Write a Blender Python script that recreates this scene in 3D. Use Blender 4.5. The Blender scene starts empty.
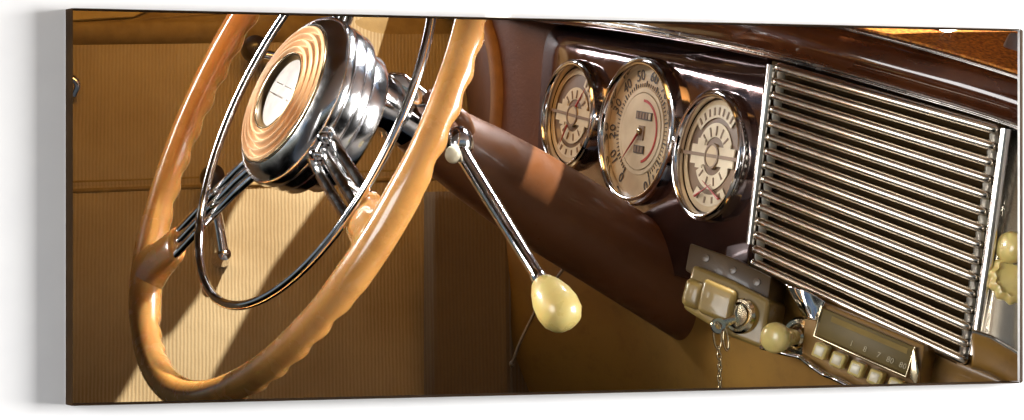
import bpy, bmesh, math, random
from mathutils import Vector, Matrix
random.seed(7)
S = bpy.context.scene
COL = S.collection
F, CX, CY = 3400.0, 512.0, 199.0          # focal length in pixels, principal point


def P(px, py, d):
    return Vector(((px - CX) / F * d, d, -(py - CY) / F * d))


# ------------------------------------------------------------------ camera
cam_d = bpy.data.cameras.new("camera")
cam = bpy.data.objects.new("camera", cam_d)
COL.objects.link(cam)
cam_d.sensor_width = 36
cam_d.lens = F / 1024 * 36
cam_d.shift_y = -11 / 1024
cam_d.clip_end = 200
cam.rotation_euler = (math.pi / 2, 0, 0)
S.camera = cam
# ------------------------------------------------------------------ world, lamps, exposure
SUN = Vector((0.40, -0.12, 0.91)).normalized()     # towards the sun
W = bpy.data.worlds.new("World")
S.world = W
W.use_nodes = True
nt = W.node_tree
bg = nt.nodes["Background"]
sky = nt.nodes.new("ShaderNodeTexSky")
sky.sky_type = 'NISHITA'
sky.sun_disc = False
sky.sun_elevation = math.asin(SUN.z)
sky.sun_rotation = math.atan2(SUN.x, SUN.y)
nt.links.new(sky.outputs[0], bg.inputs[0])
bg.inputs[1].default_value = 0.018


def lamp(name, kind, loc, aim, energy, color, size=1, size_y=None, spread=180):
    l = bpy.data.lights.new(name, kind)
    o = bpy.data.objects.new(name, l)
    COL.objects.link(o)
    o.location = loc
    o.rotation_euler = (Vector(aim) - Vector(loc)).to_track_quat('-Z', 'Y').to_euler()
    l.energy = energy
    l.color = color
    if kind == 'AREA':
        l.size = size
        if size_y:
            l.shape = 'RECTANGLE'
            l.size_y = size_y
    if kind == 'AREA':
        l.spread = math.radians(spread)
    return o


WO_AIM = P(290, 110, 2.80)
sun = lamp("sun", 'SUN', SUN * 5, (0, 0, 0), 5.0, (1.0, 0.93, 0.80))
sun.data.angle = math.radians(0.5)
TH = math.atan(0.417)
WR = Vector((math.cos(TH), math.sin(TH), 0))       # along the wall, to the right
WN = Vector((math.sin(TH), -math.cos(TH), 0))      # out of the wall
WO = P(512, 199, 2.55)
lamp("studio_lamp", 'AREA', WO + WR * 3.7 + WN * 1.75 + Vector((0, 0, 0.15)), WO, 190, (1, 0.985, 0.97), 2.8, 1.6)
lamp("left_studio_lamp", 'AREA', WO + WR * -3.3 + WN * 1.45 + Vector((0, 0, 0.25)), WO, 42, (1, 0.985, 0.97), 2.2, 1.6)
lamp("warm_fill", 'AREA', P(330, -260, 2.85), P(350, 40, 3.3), 0.38, (1.0, 0.52, 0.14), 0.5, 0.16, 110)  # added warm fill for the interior, no lamp of the car
lamp("hub_chrome_fill", 'AREA', P(760, -420, 3.05), P(330, 110, 2.85), 0.8, (0.93, 0.96, 1.0), 0.40, 0.20, 30)  # added lamp brightening the hub chrome, in place of windscreen daylight
lamp("hub_face_fill", 'AREA', P(-340, -160, 2.88), WO_AIM, 0.34, (1.0, 0.97, 0.92), 0.34, 0.18, 30)  # added lamp aimed at the hub face, in place of window daylight
lamp("dash_streak_fill", 'AREA', P(130, -130, 3.34), P(650, 120, 3.05), 0.16, (0.95, 0.97, 1.0), 0.28, 0.05, 70)  # added narrow lamp shaped to give the dash its window streak
S.view_settings.view_transform = 'Standard'
S.view_settings.look = 'None'
S.view_settings.exposure = 1.3
S.view_settings.gamma = 1
S.render.film_transparent = False


# ------------------------------------------------------------------ materials
def new_mat(name):
    m = bpy.data.materials.new(name)
    m.use_nodes = True
    return m, m.node_tree, m.node_tree.nodes["Principled BSDF"]


def setp(b, **k):
    for n, v in k.items():
        b.inputs[n.replace('_', ' ')].default_value = v


def noise_mix(nt, b, c1, c2, scale, detail=6, lo=0.35, hi=0.65, stretch=None):
    tc = nt.nodes.new("ShaderNodeTexCoord")
    mp = nt.nodes.new("ShaderNodeMapping")
    if stretch:
        mp.inputs['Scale'].default_value = stretch
    nz = nt.nodes.new("ShaderNodeTexNoise")
    nz.inputs['Scale'].default_value = scale
    nz.inputs['Detail'].default_value = detail
    rp = nt.nodes.new("ShaderNodeValToRGB")
    rp.color_ramp.elements[0].position = lo
    rp.color_ramp.elements[1].position = hi
    rp.color_ramp.elements[0].color = (*c1, 1)
    rp.color_ramp.elements[1].color = (*c2, 1)
    nt.links.new(tc.outputs['Object'], mp.inputs[0])
    nt.links.new(mp.outputs[0], nz.inputs['Vector'])
    nt.links.new(nz.outputs['Fac'], rp.inputs[0])
    nt.links.new(rp.outputs[0], b.inputs['Base Color'])
    return tc, mp, nz, rp


def bump(nt, b, out, strength, dist):
    bp = nt.nodes.new("ShaderNodeBump")
    bp.inputs['Strength'].default_value = strength
    bp.inputs['Distance'].default_value = dist
    nt.links.new(out, bp.inputs['Height'])
    nt.links.new(bp.outputs[0], b.inputs['Normal'])
    return bp


def rough_noise(nt, b, scale, lo, hi):
    tc = nt.nodes.new("ShaderNodeTexCoord")
    nz = nt.nodes.new("ShaderNodeTexNoise")
    nz.inputs['Scale'].default_value = scale
    nz.inputs['Detail'].default_value = 8
    mr = nt.nodes.new("ShaderNodeMapRange")
    mr.inputs[1].default_value = 0.3
    mr.inputs[2].default_value = 0.7
    mr.inputs[3].default_value = lo
    mr.inputs[4].default_value = hi
    nt.links.new(tc.outputs['Object'], nz.inputs['Vector'])
    nt.links.new(nz.outputs['Fac'], mr.inputs[0])
    nt.links.new(mr.outputs[0], b.inputs['Roughness'])
    return nz


def plain(name, c1, c2=None, rough=0.5, scale=40, metallic=0.0, coat=0.0, bump_s=0.0, bump_d=0.001, bump_scale=None, **k):
    m, nt, b = new_mat(name)
    c2 = c2 or tuple(x * 0.8 for x in c1)
    tc, mp, nz, rp = noise_mix(nt, b, c1, c2, scale)
    setp(b, Roughness=rough, Metallic=metallic, Coat_Weight=coat, Coat_Roughness=0.06, **k)
    if bump_s:
        n2 = nt.nodes.new("ShaderNodeTexNoise")
        n2.inputs['Scale'].default_value = bump_scale or scale * 4
        n2.inputs['Detail'].default_value = 6
        nt.links.new(tc.outputs['Object'], n2.inputs['Vector'])
        bump(nt, b, n2.outputs['Fac'], bump_s, bump_d)
    return m


def chrome_mat(name, col=(0.82, 0.80, 0.80), lo=0.05, hi=0.16):
    m, nt, b = new_mat(name)
    setp(b, Metallic=1.0, Base_Color=(*col, 1))
    nz = rough_noise(nt, b, 90, lo, hi)
    bump(nt, b, nz.outputs['Fac'], 0.025, 0.002)
    return m


def cord_mat(name, c1, c2, period=0.0034, lean=0.0, depth=0.0006, horizontal=False):
    """ribbed upholstery cloth: fine rounded ribs with woven noise"""
    m, nt, b = new_mat(name)
    tc = nt.nodes.new("ShaderNodeTexCoord")
    mp = nt.nodes.new("ShaderNodeMapping")
    mp.inputs['Rotation'].default_value = (0, lean, 0)
    wv = nt.nodes.new("ShaderNodeTexWave")
    wv.wave_type = 'BANDS'
    wv.bands_direction = 'X'
    wv.inputs['Scale'].default_value = 0.31416 / period
    wv.inputs['Distortion'].default_value = 1.5
    wv.inputs['Detail'].default_value = 2
    wv.inputs['Detail Scale'].default_value = 0.6
    nz = nt.nodes.new("ShaderNodeTexNoise")
    nz.inputs['Scale'].default_value = 500
    nz.inputs['Detail'].default_value = 4
    nb = nt.nodes.new("ShaderNodeTexNoise")
    nb.inputs['Scale'].default_value = 9
    nb.inputs['Detail'].default_value = 5
    nt.links.new(tc.outputs['Object'], mp.inputs[0])
    for n in (wv, nz, nb):
        nt.links.new(mp.outputs[0], n.inputs['Vector'])
    a = nt.nodes.new("ShaderNodeMath")
    a.operation = 'MULTIPLY_ADD'
    a.inputs[1].default_value = 0.45
    nt.links.new(nz.outputs['Fac'], a.inputs[0])
    nt.links.new(wv.outputs['Fac'], a.inputs[2])
    bp1 = bump(nt, b, a.outputs[0], 0.5, depth)
    bp0 = nt.nodes.new("ShaderNodeBump")
    bp0.inputs['Strength'].default_value = 0.35
    bp0.inputs['Distance'].default_value = 0.012
    nt.links.new(nb.outputs['Fac'], bp0.inputs['Height'])
    nt.links.new(bp0.outputs[0], bp1.inputs['Normal'])
    w = nt.nodes.new("ShaderNodeMath")
    w.operation = 'MULTIPLY_ADD'
    w.inputs[1].default_value = 0.22
    nt.links.new(wv.outputs['Fac'], w.inputs[0])
    nt.links.new(nb.outputs['Fac'], w.inputs[2])
    rp = nt.nodes.new("ShaderNodeValToRGB")
    rp.color_ramp.elements[0].position = 0.3
    rp.color_ramp.elements[1].position = 0.95
    rp.color_ramp.elements[0].color = (*c1, 1)
    rp.color_ramp.elements[1].color = (*c2, 1)
    nt.links.new(w.outputs[0], rp.inputs[0])
    nt.links.new(rp.outputs[0], b.inputs['Base Color'])
    setp(b, Roughness=0.85, Sheen_Weight=0.15)
    return m


M = {}
M['wall'] = plain("white_wall_paint", (0.86, 0.86, 0.86), (0.83, 0.83, 0.835), 0.8, 30, bump_s=0.05, bump_d=0.0004, bump_scale=300)
M['edge'] = plain("brown_canvas_edge", (0.024, 0.012, 0.004), (0.040, 0.020, 0.006), 0.85, Specular_IOR_Level=0.1, scale=25, bump_s=0.3, bump_d=0.0003, bump_scale=900)
M['cloth'] = cord_mat("tan_corduroy", (0.22, 0.145, 0.060), (0.42, 0.330, 0.190), 0.0034, 0.03)
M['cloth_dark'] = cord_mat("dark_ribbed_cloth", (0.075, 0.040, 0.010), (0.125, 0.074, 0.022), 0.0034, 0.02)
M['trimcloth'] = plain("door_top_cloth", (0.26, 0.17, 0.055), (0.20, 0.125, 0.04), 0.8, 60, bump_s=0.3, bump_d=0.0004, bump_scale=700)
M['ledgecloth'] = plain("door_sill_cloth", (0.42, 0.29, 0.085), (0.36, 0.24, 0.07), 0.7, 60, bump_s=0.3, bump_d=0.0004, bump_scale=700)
M['leather'] = plain("brown_leather", (0.115, 0.038, 0.011), (0.080, 0.026, 0.008), 0.55, 25, bump_s=0.4, bump_d=0.0006, bump_scale=350)
M['windlace'] = plain("windlace_cord_cloth", (0.24, 0.11, 0.035), (0.19, 0.085, 0.028), 0.7, 60, bump_s=0.4, bump_d=0.0004, bump_scale=500)
M['rim'] = plain("amber_plastic", (0.68, 0.34, 0.095), (0.60, 0.27, 0.070), 0.2, 9, coat=0.8, Subsurface_Weight=0.25, Subsurface_Scale=0.01)
M['hubface'] = plain("ochre_enamel", (0.54, 0.32, 0.165), (0.60, 0.38, 0.21), 0.48, 30, coat=0.12)
M['medal'] = plain("pearl_medallion", (0.36, 0.325, 0.29), (0.26, 0.235, 0.225), 0.4, 90, coat=0.15)
M['chrome'] = chrome_mat("chrome")
M['chrome_soft'] = chrome_mat("aged_chrome", (0.74, 0.70, 0.66), 0.12, 0.3)
M['chrome_hub'] = chrome_mat('satin_chrome', (0.86, 0.85, 0.86), 0.10, 0.22)
M['chrome_bar'] = chrome_mat('warm_worn_chrome', (0.76, 0.68, 0.57), 0.20, 0.27)
M['blockmetal'] = chrome_mat('matt_nickel', (0.80, 0.76, 0.68), 0.35, 0.5)
M['chrome_gold'] = chrome_mat("yellowed_chrome", (0.62, 0.52, 0.34), 0.1, 0.25)
M['column'] = plain("maroon_brown_enamel", (0.165, 0.062, 0.022), (0.130, 0.047, 0.016), 0.36, 14, coat=0.06, Specular_IOR_Level=0.35, bump_s=0.08, bump_d=0.001, bump_scale=60)
M['black'] = plain("black_bakelite", (0.035, 0.022, 0.012), (0.02, 0.012, 0.008), 0.35, 40, coat=0.3)
M['ivory'] = plain("ivory_plastic", (0.66, 0.53, 0.19), (0.58, 0.45, 0.15), 0.3, 22, coat=0.5, Subsurface_Weight=0.2, Subsurface_Scale=0.006)
M['ivory_pale'] = plain("pale_ivory_plastic", (0.72, 0.66, 0.48), (0.66, 0.58, 0.40), 0.35, 60, coat=0.4)
M['dash'] = plain("metallic_brown_dash_paint", (0.150, 0.080, 0.066), (0.105, 0.058, 0.055), 0.09, 8, metallic=0.85, coat=1.0, bump_s=0.40, bump_d=0.006, bump_scale=10)
M['ledge'] = plain("polished_walnut_ledge", (0.105, 0.031, 0.010), (0.050, 0.014, 0.006), 0.12, 20, coat=1.0, bump_s=0.05, bump_d=0.004, bump_scale=12)
M['lower'] = plain("flare_tinted_dash_enamel", (0.31, 0.165, 0.030), (0.22, 0.110, 0.021), 0.45, 6, coat=0.35)  # olive tone puts the warm flare veil into the base colour
M['burl'] = plain("speckled_orange_dash_top", (0.85, 0.33, 0.04), (0.34, 0.075, 0.008), 0.55, 300, bump_s=0.6, bump_d=0.0012, bump_scale=420)
M['dark'] = plain("dark_recess", (0.012, 0.007, 0.004), (0.02, 0.011, 0.005), 0.7, 30)
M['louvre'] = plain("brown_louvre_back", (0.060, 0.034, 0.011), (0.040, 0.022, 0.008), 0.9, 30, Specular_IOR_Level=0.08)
M['dialface'] = plain("cream_dial_face", (0.52, 0.39, 0.22), (0.40, 0.28, 0.15), 0.5, 30)
M['dialring'] = plain("tan_dial_ring", (0.17, 0.095, 0.042), (0.12, 0.065, 0.03), 0.45, 40)
M['dialpale'] = plain("pale_dial_enamel", (0.62, 0.52, 0.36), (0.50, 0.40, 0.26), 0.4, 50)
M['ink'] = plain("dark_dial_ink", (0.045, 0.028, 0.016), None, 0.5)
M['brownink'] = plain("brown_dial_ink", (0.20, 0.115, 0.055), None, 0.5)
M['red'] = plain("red_dial_ink", (0.42, 0.03, 0.02), None, 0.4)
M['lock'] = plain("olive_lock_housing", (0.30, 0.205, 0.060), (0.26, 0.175, 0.05), 0.34, 18, coat=0.4)
M['plate'] = plain("brown_lock_plate", (0.105, 0.062, 0.022), (0.08, 0.046, 0.016), 0.38, 20, coat=0.3)
M['radioface'] = plain("olive_radio_dial", (0.15, 0.105, 0.03), (0.12, 0.085, 0.025), 0.4, 30, Specular_IOR_Level=0.2)
M['radioband'] = plain("ochre_radio_band", (0.25, 0.165, 0.035), (0.20, 0.13, 0.028), 0.75, 30)
M['gilt'] = plain("gilt_lettering", (0.36, 0.28, 0.11), None, 0.4)
M['silverpanel'] = plain("brushed_silver_panel", (0.48, 0.43, 0.34), (0.38, 0.33, 0.24), 0.26, 12, metallic=0.75, coat=0.5)
M['mask_cloth'] = plain("brown_mask_cloth", (0.22, 0.13, 0.05), (0.18, 0.105, 0.04), 0.9, 50)  # colour of the added sheet that masks the sun
for key in ('rim', 'ivory', 'ivory_pale', 'column', 'ledge', 'dash', 'lock'):
    nt_ = M[key].node_tree
    b_ = nt_.nodes["Principled BSDF"]
    r0 = b_.inputs['Roughness'].default_value
    rough_noise(nt_, b_, 55, r0 * 0.75, r0 * 1.7)
for key, dark in (('rim', (0.34, 0.12, 0.030)), ('ivory', (0.40, 0.27, 0.075)), ('lower', (0.11, 0.055, 0.012))):
    nt_ = M[key].node_tree
    b_ = nt_.nodes["Principled BSDF"]
    src = b_.inputs['Base Color'].links[0].from_socket
    tc_ = nt_.nodes.new("ShaderNodeTexCoord")
    n_ = nt_.nodes.new("ShaderNodeTexNoise")
    n_.inputs['Scale'].default_value = 38
    n_.inputs['Detail'].default_value = 12
    n_.inputs['Roughness'].default_value = 0.72
    nt_.links.new(tc_.outputs['Object'], n_.inputs['Vector'])
    mr_ = nt_.nodes.new("ShaderNodeMapRange")
    mr_.inputs[1].default_value = 0.50
    mr_.inputs[2].default_value = 0.72
    mr_.inputs[4].default_value = 0.45
    nt_.links.new(n_.outputs['Fac'], mr_.inputs[0])
    mx_ = nt_.nodes.new("ShaderNodeMixRGB")
    mx_.inputs[2].default_value = (*dark, 1)
    nt_.links.new(mr_.outputs[0], mx_.inputs[0])
    nt_.links.new(src, mx_.inputs[1])
    nt_.links.new(mx_.outputs[0], b_.inputs['Base Color'])
gm, gnt, gb = new_mat("gauge_glass")
setp(gb, Roughness=0.02, Transmission_Weight=1.0, IOR=1.25, Base_Color=(1, 0.98, 0.94, 1))
M['glass'] = gm


# ------------------------------------------------------------------ mesh helpers
class MB:
    def __init__(self):
        self.bm = bmesh.new()

    def grid(self, rows, closed_u=False, closed_v=False):
        vs = [[self.bm.verts.new(p) for p in r] for r in rows]
        n, m = len(vs), len(vs[0])
        for i in range(n if closed_v else n - 1):
            for j in range(m if closed_u else m - 1):
                a, b_ = vs[i][j], vs[i][(j + 1) % m]
                c, d = vs[(i + 1) % n][(j + 1) % m], vs[(i + 1) % n][j]
                try:
                    self.bm.faces.new((a, b_, c, d))
                except ValueError:
                    pass
        return vs

    def cap(self, ring, flip=False):
        try:
            self.bm.faces.new(list(reversed(ring)) if flip else list(ring))
        except ValueError:
            pass

    def tube(self, pts, r, segs=14, closed=False, flat=None, up=None):
        """swept round (or flattened) section along pts; r number or function of 0..1"""
        pts = [Vector(p) for p in pts]
        n = len(pts)
        rf = r if callable(r) else (lambda t: r)
        rows = []
        nrm = None
        for i, p in enumerate(pts):
            if closed:
                t = (pts[(i + 1) % n] - pts[i - 1]).normalized()
            else:
                t = (pts[min(i + 1, n - 1)] - pts[max(i - 1, 0)]).normalized()
            if nrm is None:
                ref = Vector(up) if up is not None else (Vector((0, 0, 1)) if abs(t.z) < 0.9 else Vector((0, 1, 0)))
                nrm = ref
            if up is not None:
                nrm = Vector(up)
            nrm = (nrm - t * nrm.dot(t)).normalized()
            bi = t.cross(nrm)
            rr = rf(i / (n if closed else n - 1))
            ra, rb = (rr, rr) if flat is None else (rr, rr * flat)
            rows.append([p + nrm * (ra * math.cos(2 * math.pi * k / segs)) + bi * (rb * math.sin(2 * math.pi * k / segs)) for k in range(segs)])
        vs = self.grid(rows, closed_u=True, closed_v=closed)
        if not closed:
            self.cap(vs[0], True)
            self.cap(vs[-1])
        return self

    def lathe(self, o, n, profile, segs=72, close=True):
        n = Vector(n).normalized()
        a = n.orthogonal().normalized()
        b_ = n.cross(a)
        rows = []
        for r, h in profile:
            r = max(r, 1e-5)
            rows.append([o + n * h + (a * math.cos(2 * math.pi * k / segs) + b_ * math.sin(2 * math.pi * k / segs)) * r for k in range(segs)])
        vs = self.grid(rows, closed_u=True)
        if close:
            self.cap(vs[0], True)
            self.cap(vs[-1])
        return self

    def box(self, o, u, v, w, bevel=0.0, segs=2):
        """box centred on o with half-extent vectors u, v, w"""
        b = bmesh.new()
        q = {}
        for i in (-1, 1):
            for j in (-1, 1):
                for k in (-1, 1):
                    q[i, j, k] = b.verts.new(o + u * i + v * j + w * k)
        for f in (((-1, -1, -1), (-1, 1, -1), (1, 1, -1), (1, -1, -1)), ((-1, -1, 1), (1, -1, 1), (1, 1, 1), (-1, 1, 1)),
                  ((-1, -1, -1), (1, -1, -1), (1, -1, 1), (-1, -1, 1)), ((-1, 1, -1), (-1, 1, 1), (1, 1, 1), (1, 1, -1)),
                  ((-1, -1, -1), (-1, -1, 1), (-1, 1, 1), (-1, 1, -1)), ((1, -1, -1), (1, 1, -1), (1, 1, 1), (1, -1, 1))):
            b.faces.new([q[x] for x in f])
        self._bev(b, bevel, segs)
        return self

    def _bev(self, b, bevel, segs=2):
        bmesh.ops.recalc_face_normals(b, faces=b.faces)
        if bevel:
            bmesh.ops.bevel(b, geom=list(b.edges), offset=bevel, segments=segs, affect='EDGES', profile=0.5)
        me = bpy.data.meshes.new("tmp")
        b.to_mesh(me)
        b.free()
        self.bm.from_mesh(me)
        bpy.data.meshes.remove(me)

    def prism(self, pts, off, bevel=0.0, segs=2):
        """polygon pts pushed along vector off"""
        b = bmesh.new()
        a = [b.verts.new(p) for p in pts]
        c = [b.verts.new(Vector(p) + off) for p in pts]
        b.faces.new(a)
        b.faces.new(list(reversed(c)))
        n = len(a)
        for i in range(n):
            b.faces.new((a[i], c[i], c[(i + 1) % n], a[(i + 1) % n]))
        self._bev(b, bevel, segs)
        return self

    def ball(self, o, ax, r, seg=32, rings=18):
        """ellipsoid: ax three unit axes, r three radii"""
        rows = []
        for i in range(rings + 1):
            th = math.pi * i / rings
            rows.append([o + ax[0] * (r[0] * max(math.sin(th), 1e-4) * math.cos(2 * math.pi * k / seg)) +
                         ax[1] * (r[1] * max(math.sin(th), 1e-4) * math.sin(2 * math.pi * k / seg)) + ax[2] * (r[2] * math.cos(th)) for k in range(seg)])
        self.grid(rows, closed_u=True)
        return self

    def build(self, name, mat, parent=None, sharp=35, smooth=True, solid=0.0, subsurf=0, recalc=True):
        bmesh.ops.remove_doubles(self.bm, verts=self.bm.verts, dist=1e-6)
        if recalc:
            bmesh.ops.recalc_face_normals(self.bm, faces=self.bm.faces)
        me = bpy.data.meshes.new(name)
        org = Vector((0, 0, 0))
        q = parent
        while q is not None:
            org += q.location
            q = q.parent
        bmesh.ops.translate(self.bm, verts=self.bm.verts, vec=-org)
        self.bm.to_mesh(me)
        self.bm.free()
        if smooth:
            me.polygons.foreach_set("use_smooth", [True] * len(me.polygons))
            me.set_sharp_from_angle(angle=math.radians(sharp))
        me.materials.append(M[mat])
        o = bpy.data.objects.new(name, me)
        COL.objects.link(o)
        o.parent = parent
        if solid:
            s = o.modifiers.new("thickness", 'SOLIDIFY')
            s.thickness = solid
            s.offset = -1
        if subsurf:
            s = o.modifiers.new("smooth", 'SUBSURF')
            s.levels = s.render_levels = subsurf
        return o


def tag(o, label=None, cat=None, group=None, kind=None):
    for k, v in (('label', label), ('category', cat), ('group', group), ('kind', kind)):
        if v:
            o[k] = v
    return o


def thing(name, label, cat, loc, group=None):
    o = bpy.data.objects.new(name, None)
    o.empty_display_size = 0.02
    COL.objects.link(o)
    o.location = loc
    return tag(o, label, cat, group)


def spline(pts, n):
    """Catmull-Rom through pts, n samples"""
    pts = [Vector(p) for p in pts]
    q = [pts[0] * 2 - pts[1]] + pts + [pts[-1] * 2 - pts[-2]]
    out = []
    m = len(pts) - 1
    for i in range(n):
        t = i / (n - 1) * m
        k = min(int(t), m - 1)
        t -= k
        a, b, c, d = q[k:k + 4]
        out.append(0.5 * (2 * b + (c - a) * t + (2 * a - 5 * b + 4 * c - d) * t * t + (3 * b - a - 3 * c + d) * t ** 3))
    return out


def loft(mb, rows, nu=40, nv=24):
    """smooth sheet through rows of 3-D points"""
    R = [spline(r, nu) for r in rows]
    cols = [spline([r[j] for r in R], nv) for j in range(nu)]
    mb.grid([[cols[j][i] for j in range(nu)] for i in range(nv)])
    return mb


def text_mesh(s, size, o, u, v, n, mat, parent, name="numeral", depth=0.0002):
    """flat lettering centred on o, u = reading direction, v = up"""
    c = bpy.data.curves.new("txt", 'FONT')
    c.body = s
    c.size = size
    c.align_x = 'CENTER'
    c.align_y = 'CENTER'
    c.extrude = depth
    c.resolution_u = 2
    t = bpy.data.objects.new("txt", c)
    COL.objects.link(t)
    dg = bpy.context.evaluated_depsgraph_get()
    me = bpy.data.meshes.new_from_object(t.evaluated_get(dg))
    bpy.data.objects.remove(t)
    mb = MB()
    mb.bm.from_mesh(me)
    mt = Matrix(((u.x, v.x, n.x, o.x), (u.y, v.y, n.y, o.y), (u.z, v.z, n.z, o.z), (0, 0, 0, 1)))
    bmesh.ops.transform(mb.bm, matrix=mt, verts=mb.bm.verts)
    return mb


# ------------------------------------------------------------------ planes of the scene
class Plane:
    def __init__(self, o, n):
        self.o, self.n = Vector(o), Vector(n).normalized()

    def at(self, px, py, h=0.0):
        r = P(px, py, 1.0)
        return r * ((self.o + self.n * h).dot(self.n) / r.dot(self.n))

    def off(self, h):
        return Plane(self.o + self.n * h, self.n)


def frame_from(tilt, phi, o):
    m = Vector((math.cos(phi), 0, -math.sin(phi)))
    n = -math.sin(tilt) * m + math.cos(tilt) * Vector((0, -1, 0))
    u = Vector((math.sin(phi), 0, math.cos(phi)))
    return Vector(o), n.normalized(), u


CANVAS = Plane(WO, WN)
# ================================================================== white wall with the opening
tl, tr = CANVAS.at(72, 8), CANVAS.at(1021, 29)
bl, br = CANVAS.at(72, 406), CANVAS.at(1021, 383.5)
x0, x1 = (tl - WO).dot(WR), (tr - WO).dot(WR)
z0, z1 = bl.z, tl.z
THICK = 0.018


def wp(x, z, h):
    return WO + WR * x + WN * h + Vector((0, 0, z))


MASK_Z = 0.56
mb = MB()
XL, XR, ZB, ZT = -3.1, 3.3, -1.2, MASK_Z - 0.003
e = 0.0003
FL = 0.0125
for (a, b, c, d) in ((XL, x0 + e, ZB, ZT), (x1 + FL, XR, ZB, ZT), (x0 + e, x1 + FL, z1 - e, ZT), (x0 + e, x1 + FL, ZB, z0 + e)):
    mb.box(wp((a + b) / 2, (c + d) / 2, -THICK - 0.004), WR * ((b - a) / 2), Vector((0, 0, (d - c) / 2)), WN * 0.004)
tag(mb.build("wall", 'wall', smooth=False), kind='structure')

# ================================================================== canvas edge standing off the wall
cf = thing("canvas_frame", "shallow dark brown canvas edge standing off the white wall around the car interior", "canvas frame", wp(0, z0, -THICK))
t_ = 0.0009
zm = (z0 + z1) / 2
hz = (z1 - z0) / 2
for xa, fl in ((x0 + t_ / 2, 0), (x1 - t_ / 2, FL)):
    mb = MB()
    mb.box(wp(xa + fl / 2, zm, -THICK / 2), WR * (t_ / 2), Vector((0, 0, hz)), WN * (THICK / 2 - 0.0002) - WR * (fl / 2), bevel=0.0005)
    mb.build("side_edge", 'edge', cf)
for za in (z0 + t_ / 2, z1 - t_ / 2):
    mb = MB()
    mb.box(wp((x0 + x1) / 2, za, -THICK / 2), WR * ((x1 - x0) / 2 - t_ - 0.0001), Vector((0, 0, t_ / 2)), WN * (THICK / 2 - 0.0002), bevel=0.0005)
    mb.build("long_edge", 'edge', cf)

# ================================================================== firewall behind, and an added sheet that masks the sun
DOOR = Plane(P(300, 200, 3.32), Vector((0.28, -0.91, 0.32)))
KICK = Plane(P(470, 300, 3.22), Vector((-0.15, -0.98, 0.10)))


# -- firewall
mb = MB()
mb.box(P(980, 330, 3.75), Vector((0.66, 0, 0)), Vector((0, 0.01, 0)), Vector((0, 0, 0.52)))
tag(mb.build("firewall", 'dark', smooth=False), kind='structure')


# -- added unseen sheet, its holes cut to shape the sunlit patches
def up(p):
    return p + SUN * ((MASK_Z - p.z) / SUN.z)


WO_, WHN, WHU = frame_from(math.radians(64.4), math.radians(26.8), P(305.8, 118.1, 2.82))
WHV = WHU.cross(WHN)
WHEEL = Plane(WO_, WHN)
COLA, COLB = P(398, 112, 2.885), P(735, 324, 3.13)


def colat(px, py, rad=0.037):
    """where the line of sight first meets the column"""
    ax = (COLB - COLA).normalized()
    d = 2.75
    while d < 3.3:
        p = P(px, py, d)
        w = p - COLA
        if (w - ax * w.dot(ax)).length < rad:
            return p
        d += 0.002
    return P(px, py, 2.97)


GRILLE = Plane(P(880, 210, 2.835), Vector((-0.46, -0.88, 0.05)))
targets = [
    [DOOR.at(*q) for q in ((352, -10), (450, -10), (384, 82), (323, 198), (266, 279), (205, 390), (190, 425), (104, 425), (120, 402), (143, 362), (167, 345), (196, 305), (205, 280), (228, 222), (262, 165))],
    [WHEEL.at(*q, 0.03) for q in ((285, -10), (395, -10), (400, 60), (390, 120), (330, 215), (250, 200), (245, 130))],
    [WHEEL.at(*q, 0.0) for q in ((440, -25), (505, -25), (500, 60), (470, 150), (430, 215), (395, 260), (388, 230))],
    [colat(*q) + Vector((0, dy, 0)) for q, dy in (((530, 150), 0.03), ((560, 166), 0.03), ((545, 225), -0.06), ((514, 215), -0.06))],
    [GRILLE.at(*q, 0.03) for q in ((770, 60), (880, 90), (1005, 128), (1040, 200), (1010, 380), (955, 370), (745, 270))],
    [P(*q) for q in ((835, 0, 3.06), (1150, 30, 3.02), (1150, 110, 2.80), (1010, 100, 2.80), (835, 50, 2.86))],
]
MASKPOLYS = [[(up(p).x, up(p).y) for p in t] for t in targets]


def spans(y):
    """x intervals of the openings at this y"""
    iv = []
    for q in MASKPOLYS:
        xs = []
        for i in range(len(q)):
            (xa, ya), (xb, yb) = q[i - 1], q[i]
            if (ya > y) != (yb > y):
                xs.append(xa + (y - ya) / (yb - ya) * (xb - xa))
        xs.sort()
        iv += list(zip(xs[::2], xs[1::2]))
    iv.sort()
    out = []
    for a_, b_ in iv:
        if out and a_ <= out[-1][1]:
            out[-1][1] = max(out[-1][1], b_)
        else:
            out.append([a_, b_])
    return out


mb = MB()
RX0, RX1, RY0, RY1, ST = -1.6, 2.4, 1.5, 4.0, 0.0025
y = RY0
while y < RY1:
    sp_ = spans(y + ST / 2)
    step = ST
    if not sp_:                                   # a solid stretch: one wide strip
        while y + step < RY1 and not spans(y + step + ST / 2):
            step += ST
    x = RX0
    for a_, b_ in sp_ + [[RX1, RX1]]:
        if a_ - x > 1e-4:
            mb.bm.faces.new([mb.bm.verts.new(v) for v in ((x, y, MASK_Z), (a_, y, MASK_Z), (a_, y + step, MASK_Z), (x, y + step, MASK_Z))])
        x = max(x, b_)
    y += step
tag(mb.build("sun_mask", 'mask_cloth', smooth=False, recalc=False), kind='structure')

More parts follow.
